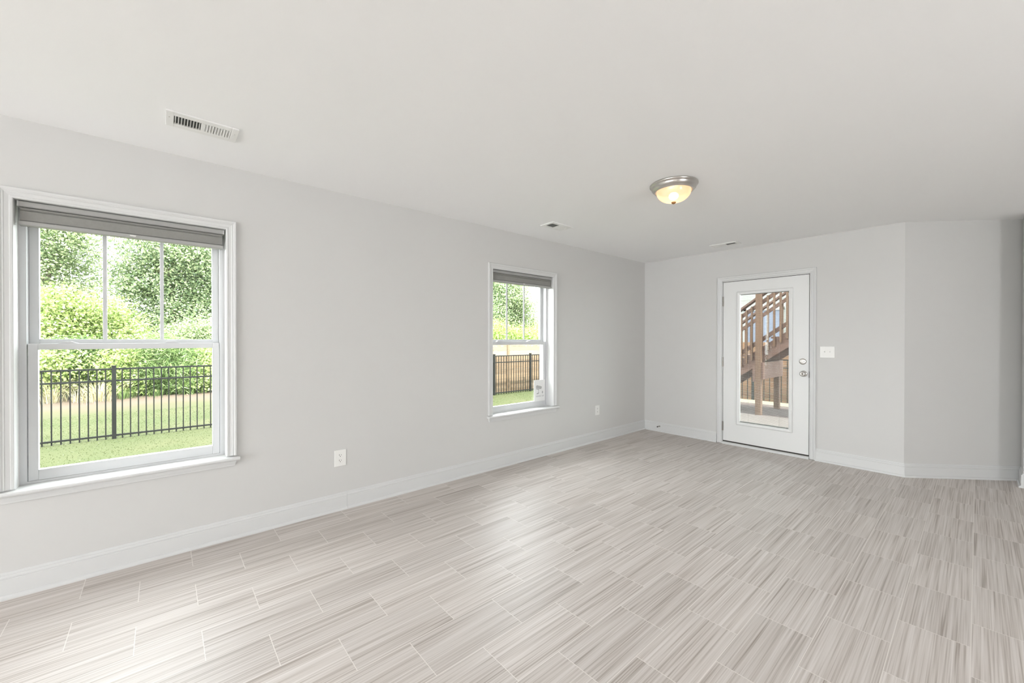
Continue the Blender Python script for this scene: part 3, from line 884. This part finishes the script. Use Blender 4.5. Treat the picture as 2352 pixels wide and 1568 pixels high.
def wood_fence(label, org, axis, s0, s1, material, posts, z1=1.60, top=None):
    t = thing('wood_fence', label, 'fence', loc=(org[0], org[1], GZ0))
    fn = (lambda s, d, z: (d, s - org[1], z)) if axis == 'Y' else (lambda s, d, z: (s - org[0], d, z))
    bd = MB(); tp = MB()
    n = 11
    hh = z1 / n
    cuts = [s0] + [p for p in posts if s0 < p < s1] + [s1]
    for i in range(n):
        for a, b in zip(cuts[:-1], cuts[1:]):
            d0 = rng.uniform(-0.004, 0.004)
            za, zb = i * hh + 0.002, (i + 1) * hh - 0.004 + rng.uniform(-0.002, 0.002)
            (tp if top is not None and i >= 8 else bd).hexa([fn(s, d, z) for z in (za, zb) for s, d in ((a + 0.002, d0), (b - 0.002, d0), (b - 0.002, d0 + 0.02), (a + 0.002, d0 + 0.02))])
    bd.build('boards', material, t)
    if top is not None:
        tp.build('upper_boards', top, t)
    sgn_ = 1
    for p in posts:
        MB().hexa([fn(s, d, z) for z in (-0.1, z1 + 0.02) for s, d in ((p - 0.045, 0.0), (p + 0.045, 0.0), (p + 0.045, 0.0), (p - 0.045, 0.0))]) if False else None
        front = (0.026, 0.052) if axis == 'Y' else (-0.032, -0.006)
        MB().hexa([fn(s, d, z) for z in (-0.05, z1 + 0.01) for s, d in ((p - 0.04, front[0]), (p + 0.04, front[0]), (p + 0.04, front[1]), (p - 0.04, front[1]))]).build('batten', material, t)
    return t
wood_fence('tall pale timber board fence behind the black fence in the far window', (-6.55, 0), 'Y', 5.2, 12.0, M['cedar'], [5.9, 7.0, 8.28, 9.75, 11.2], top=M['cedar_light'])
wood_fence('orange timber board fence behind the outdoor stairs, seen through the door', (0, 11.75), 'X', -6.4, 3.2, M['cedar_side'], [-5.0, -3.2, -1.35, 0.45, 2.3])

# ------------------------------------------------------------------ outdoors: timber stairs beyond the door
stt = thing('outdoor_stairs', 'brown timber outdoor staircase with railings beyond the glazed door', 'stairs', loc=(0.52, 8.5, -0.10))
OX, OY, OZ = 0.52, 8.5, -0.10
SL = 0.72
def sb(x): return 0.612 + SL * (x - 0.19)
def bx(x0, x1, y0, y1, z0, z1): return MB().box(x0 - OX, x1 - OX, y0 - OY, y1 - OY, z0 - OZ, z1 - OZ)
def slant(x0, x1, y0, y1, o0, o1):
    vs = []
    for o in (o0, o1):
        for x, y in ((x0, y0), (x1, y0), (x1, y1), (x0, y1)):
            vs.append((x - OX, y - OY, sb(x) + o - OZ))
    return MB().hexa(vs)
XA, XB = -0.72, 3.0
for (ya, yb) in ((8.53, 8.57), (9.44, 9.48)):
    slant(XA, XB, ya, yb, 0.0, 0.30).build('stringer', M['stair_wood'], stt)
k = 0
for i in range(-4, 11):
    x0 = 0.48 + 0.243 * i; z = 1.195 + 0.175 * i
    bx(x0 - 0.02, x0 + 0.245, 8.525, 9.485, z - 0.035, z).build('tread', M['stair_wood'], stt)
for (yp, yb, yr) in ((8.5, 8.49, 8.53), (9.46, 9.50, 9.46)):
    near = yp < 9
    # balusters
    xs = []
    x = 0.565 + 0.095
    if near:
        xs = [0.657 + 0.1025 * i for i in range(22)] + [0.388 - 0.092 * i for i in range(11)]
    else:
        xs = [0.62 + 0.105 * i for i in range(22)] + [0.36 - 0.105 * i for i in range(11)]
    for x in xs:
        y0 = 8.495 if near else 9.482
        bx(x - 0.016, x + 0.016, y0, y0 + 0.033, sb(x) + 0.165, sb(x) + 1.19).build('baluster', M['stair_post'], stt)
    yy = (8.53, 8.565) if near else (9.445, 9.48)
    slant(XA, XB, *yy, 1.105, 1.185).build('rail', M['stair_wood'], stt)
    slant(XA, XB, *yy, 0.40, 0.485).build('rail', M['stair_wood'], stt)
    slant(XA, XB, yy[0] - 0.045, yy[1] + 0.05, 1.262, 1.303).build('handrail', M['stair_wood'], stt)
    px0 = 0.473
    for pxx in (px0, px0 + 1.9):
        bx(pxx, pxx + 0.092, (8.435 if near else 9.485), (8.528 if near else 9.575), -0.10, 3.4 if near else 0.95 + SL * (pxx - px0)).build('post', M['stair_post'], stt)
bx(0.568, 0.606, 8.45, 9.60, 0.575, 0.888).build('cross_beam', M['stair_wood'], stt)
bx(0.425, 0.470, 8.44, 8.525, 0.52, 0.83).build('brace_block', M['stair_wood'], stt)

# ------------------------------------------------------------------ outdoors: neighbouring house
hs = thing('neighbor_house', 'cream house with a blue-grey window glimpsed between the stair balusters', 'house', loc=(-2, 17, GZ0))
MB().box(-4.5, 6.0, 0, 6, 0, 6.2).build('wall', M['siding'], hs)
MB().hexa([(-5, -0.5, 6.2), (6.5, -0.5, 6.2), (6.5, 6.5, 6.2), (-5, 6.5, 6.2), (-5, 2.7, 8.4), (6.5, 2.7, 8.4), (6.5, 3.3, 8.4), (-5, 3.3, 8.4)]).build('roof', M['roof'], hs)
for wx in (-0.62, 2.6):
    w_ = MB(); 
    w_.box(wx - 0.09, wx, -0.05, 0, 1.40, 2.85).box(wx + 1.15, wx + 1.24, -0.05, 0, 1.40, 2.85).box(wx - 0.09, wx + 1.24, -0.05, 0, 2.75, 2.87).box(wx - 0.09, wx + 1.24, -0.07, 0, 1.38, 1.47)
    wo = w_.build('window', M['house_trim'], hs)
    pn = MB()
    for i in range(26):
        z = 1.48 + i * 0.049
        pn.hexa([(wx, -0.012, z), (wx + 1.15, -0.012, z), (wx + 1.15, -0.004, z + 0.006), (wx, -0.004, z + 0.006), (wx, -0.012, z + 0.043), (wx + 1.15, -0.012, z + 0.043), (wx + 1.15, -0.004, z + 0.048), (wx, -0.004, z + 0.048)])
    pn.box(wx, wx + 1.15, -0.004, -0.001, 1.47, 2.76)
    pn.build('window_blind', M['house_window'], wo)

# ------------------------------------------------------------------ outdoors: trees, shrubs, tall grass
def leaves(name, blobs, n, size, material, parent, up=0.5, spray=0.26, per=16, aspect=0.6):
    if aspect > 0.3:
        n, size = int(n * 1.9), size * 0.66
    """blobs (x,y,z,rx,ry,rz); sprays of leaves near the shell of each blob"""
    vol = np.array([b[3] * b[4] + b[4] * b[5] + b[3] * b[5] for b in blobs]); vol = vol / vol.sum()
    ns = max(1, n // per)
    bi = nrng.choice(len(blobs), ns, p=vol)
    B = np.array(blobs)[bi]
    d = nrng.normal(size=(ns, 3)); d /= np.linalg.norm(d, axis=1)[:, None]
    rr = nrng.uniform(0.45, 1.0, ns) ** 0.6
    c = B[:, :3] + d * B[:, 3:] * rr[:, None]
    c = np.repeat(c, per, 0); dd = np.repeat(d, per, 0)
    m = len(c)
    p = c + nrng.normal(size=(m, 3)) * spray * np.array([1, 1, 0.55])
    nrm = dd * 0.5 + nrng.normal(size=(m, 3)) * 0.6 + np.array([0, 0, up])
    nrm /= np.linalg.norm(nrm, axis=1)[:, None]
    a = np.cross(nrm, nrng.normal(size=(m, 3))); a /= np.linalg.norm(a, axis=1)[:, None]
    b = np.cross(nrm, a)
    s = size * nrng.uniform(0.6, 1.25, m)[:, None]
    v = np.stack([p - a * s * 0.5, p + b * s * aspect * 0.5 - a * s * 0.05 + nrm * s * 0.08, p + a * s * 0.5, p - b * s * aspect * 0.5 - a * s * 0.05 + nrm * s * 0.08], 1)
    return raw_mesh(name, v.reshape(-1, 3), np.arange(m * 4).reshape(-1, 4), material, parent)

def tree(label, x, y, h, blobs, n, size, material, trunk_r=0.09, limbs=4, name='tree', cat='tree', **kw):
    t = thing(name, label, cat, loc=(x, y, GZ0))
    tr = MB()
    top = h * 0.85
    pts = [(0, 0, 0), (0.03, 0.04, top * 0.35), (-0.04, 0.02, top * 0.7), (0.02, -0.03, top)]
    tr.tube(pts, [trunk_r, trunk_r * 0.8, trunk_r * 0.5, trunk_r * 0.15], 8)
    for i in range(limbs):
        b = blobs[i % len(blobs)]
        z0 = top * rng.uniform(0.3, 0.65)
        e = Vector((b[0], b[1], b[2])) + Vector((rng.uniform(-.3, .3), rng.uniform(-.3, .3), 0))
        s = Vector((0, 0, z0)); mid = (s + e) / 2 + Vector((0, 0, -0.12))
        tr.tube([s, mid, e], [trunk_r * 0.4, trunk_r * 0.28, trunk_r * 0.1], 6)
    tr.build('trunk' if cat == 'tree' else 'stem', M['bark'], t)
    leaves('crown' if cat == 'tree' else 'foliage', blobs, n, size, material, t, **kw)
    return t

def at(px, py, X):
    """point on the plane x = X that the photograph shows at this pixel"""
    d = F + R * ((px - W / 2) / FPX) - U * ((py - H / 2) / FPX)
    k = (X - CAM.x) / d.x
    return CAM + d * k

def crown(pixels, X, dx=0.9):
    """blobs from (px, py, radius in metres) at distance X"""
    out = []
    for q in pixels:
        px, py, r = q[:3]
        p = at(px, py, X + rng.uniform(-dx, dx) * 0.5)
        out.append((p.x, p.y, p.z, r, r, r * 0.85))
    return out

def placed(label, X, pixels, n, size, material, trunk_px, name='tree', cat='tree', **kw):
    b = crown(pixels, X)
    y0 = at(trunk_px, 800, X).y
    h = max(q[2] + q[5] for q in b) - GZ0
    rel = [(q[0] - X, q[1] - y0, q[2] - GZ0, q[3], q[4], q[5]) for q in b]
    return tree(label, X, y0, h, rel, n, size, material, name=name, cat=cat, **kw)

# seen in the large window
placed('tall mid-green tree at the left of the large window', -19, [(60, 560, 1.1), (120, 545, 1.0), (170, 580, 1.0), (95, 640, 1.2), (170, 640, 0.9), (200, 700, 0.9), (120, 710, 1.2), (60, 480, 1.2), (130, 470, 1.1), (30, 620, 1.3), (180, 530, .7), (60, 740, 1.3)], 17000, 0.16, M['leaf_mid'], 110, trunk_r=0.13)
placed('tall leafy tree filling the right of the large window', -18, [(330, 570, 0.9), (385, 560, 1.0), (440, 585, 1.0), (485, 580, 0.9), (310, 640, 0.8), (360, 650, 1.0), (430, 660, 1.1), (490, 660, 1.0), (330, 710, 0.9), (400, 730, 1.0), (470, 730, 1.1), (300, 600, .5), (380, 490, 1.0), (450, 490, 1.1), (520, 620, 1.2), (530, 740, 1.2), (285, 660, .45), (350, 760, .8), (440, 770, .9), (490, 770, .9), (410, 610, .9), (460, 700, .9)], 42000, 0.15, M['leaf_dark'], 398, trunk_r=0.13, limbs=7)
placed('yellow-green bush in front of the tall left tree', -15.5, [(110, 690, 0.55), (160, 700, 0.6), (95, 740, 0.7), (160, 760, 0.75), (230, 750, 0.65), (285, 760, 0.55), (230, 700, 0.35), (120, 800, 0.8), (200, 800, 0.7), (265, 725, 0.4), (300, 790, 0.5)], 11000, 0.15, M['leaf_lime'], 150, name='shrub', cat='shrub', trunk_r=0.05)
placed('pale leafy bush low at the right of the large window', -15.5, [(425, 775, 0.5), (465, 765, 0.5), (380, 785, 0.35), (490, 790, 0.55)], 5500, 0.13, M['leaf_mid'], 450, name='shrub', cat='shrub', trunk_r=0.04)
placed('light leafy bush at the lower left corner of the large window', -13.2, [(95, 830, 0.42), (130, 840, 0.35), (80, 870, 0.45), (110, 870, 0.32)], 3200, 0.13, M['leaf_lime'], 100, name='shrub', cat='shrub', trunk_r=0.03)
placed('green broadleaf bush just behind the thick fence post', -13.4, [(285, 825, 0.45), (260, 840, 0.35), (305, 850, 0.45), (330, 820, 0.45), (280, 870, 0.35), (305, 880, 0.3)], 4800, 0.12, M['leaf_lime'], 295, name='shrub', cat='shrub', trunk_r=0.03)
placed('yellowish bush at the lower right corner of the large window', -13.2, [(470, 825, 0.40), (490, 850, 0.40), (465, 870, 0.32), (490, 885, 0.35), (500, 820, .4)], 4200, 0.13, M['leaf_lime'], 478, name='shrub', cat='shrub', trunk_r=0.03)
nk = dict(aspect=0.07, spray=0.20, per=26, up=0.3)
placed('dark green young pine left of the fence post', -13.8, [(165, 820, 0.55), (205, 830, 0.5), (225, 860, 0.45), (180, 865, 0.5), (150, 850, 0.4), (240, 815, .4)], 40000, 0.26, M['needle_dark'], 190, name='pine_shrub', cat='shrub', trunk_r=0.05, **nk)
placed('soft light green young pine right of the fence post', -13.4, [(385, 815, 0.5), (360, 850, 0.5), (410, 850, 0.5), (345, 885, 0.4), (430, 830, 0.4), (425, 880, 0.4), (385, 890, 0.35), (370, 800, .35)], 42000, 0.26, M['needle'], 385, name='pine_shrub', cat='shrub', trunk_r=0.05, **nk)
# seen in the far window
placed('tall dense tree at the left of the far window', -13.5, [(1130, 665, 0.7), (1150, 690, 0.9), (1120, 720, 1.0), (1150, 740, 0.9), (1155, 650, 0.5), (1110, 650, .8), (1168, 715, .6)], 13000, 0.15, M['leaf_dark'], 1145, trunk_r=0.12)
placed('slender sunlit tree in the middle of the far window', -13.0, [(1190, 660, 0.55), (1180, 690, 0.6), (1200, 700, 0.5), (1185, 730, 0.7), (1205, 745, 0.6), (1198, 640, .35)], 8500, 0.14, M['leaf_mid'], 1192, trunk_r=0.10)
placed('thin open sapling at the right of the far window', -12.5, [(1222, 720, 0.5), (1216, 690, 0.3), (1236, 750, 0.5), (1224, 755, 0.5), (1232, 700, 0.25)], 2600, 0.12, M['leaf_mid'], 1226, trunk_r=0.05, spray=0.4)
placed('bright bushes rising behind the timber fence in the far window', -10.5, [(1138, 758, 0.5), (1160, 776, 0.45), (1178, 768, 0.35), (1195, 775, 0.45), (1218, 772, 0.3), (1240, 764, 0.42), (1228, 780, .4), (1110, 765, .5)], 7500, 0.13, M['leaf_bush'], 1180, name='shrub', cat='shrub', trunk_r=0.04)

def tuft(label, px, X, n, h, spread, material):
    p = at(px, 905, X)
    t = n
    a = nrng.uniform(0, 2 * np.pi, n); r0 = np.abs(nrng.normal(0, spread * 0.3, n))
    hh = h * nrng.uniform(0.5, 1.0, n); ln = nrng.uniform(0.15, 1.0, n) * hh
    bxx = np.cos(a) * r0; byy = np.sin(a) * r0
    segs = 4
    V = np.zeros((n, (segs + 1) * 2, 3))
    w = 0.006
    for s in range(segs + 1):
        f = s / segs
        cx_ = bxx + np.cos(a) * ln * f ** 1.8; cy_ = byy + np.sin(a) * ln * f ** 1.8; cz_ = hh * (f - 0.25 * f ** 3)
        ww = w * (1 - 0.85 * f)
        V[:, 2 * s] = np.stack([cx_ - np.sin(a) * ww, cy_ + np.cos(a) * ww, cz_], 1)
        V[:, 2 * s + 1] = np.stack([cx_ + np.sin(a) * ww, cy_ - np.cos(a) * ww, cz_], 1)
    k = (segs + 1) * 2
    fb = np.array([[2 * s, 2 * s + 1, 2 * s + 3, 2 * s + 2] for s in range(segs)])
    Fc = (np.arange(n)[:, None, None] * k + fb[None]).reshape(-1, 4)
    o = raw_mesh('grass_tuft', V.reshape(-1, 3), Fc, material)
    o.location = (X, p.y, GZ0)
    return tag(o, label, 'tall grass', group='dry tall grass tufts')
tuft('tall pale dry grass tuft nearest the left edge of the large window', 122, -12.6, 90, 1.0, 0.8, M['straw'])
tuft('dry grass tuft between the left edge tuft and the fence post', 175, -12.4, 60, 0.6, 0.8, M['straw'])
tuft('broad straw-coloured grass tuft just left of the fence post', 228, -12.3, 200, 0.8, 0.9, M['straw'])
tuft('low straw-coloured grass tuft just right of the fence post', 285, -12.4, 90, 0.45, 0.8, M['needle'])
tuft('green grass tuft under the soft young pine', 360, -12.6, 90, 0.4, 0.8, M['needle'])
tuft('tall green grass tuft right of the soft young pine', 440, -12.6, 90, 0.7, 0.8, M['needle'])
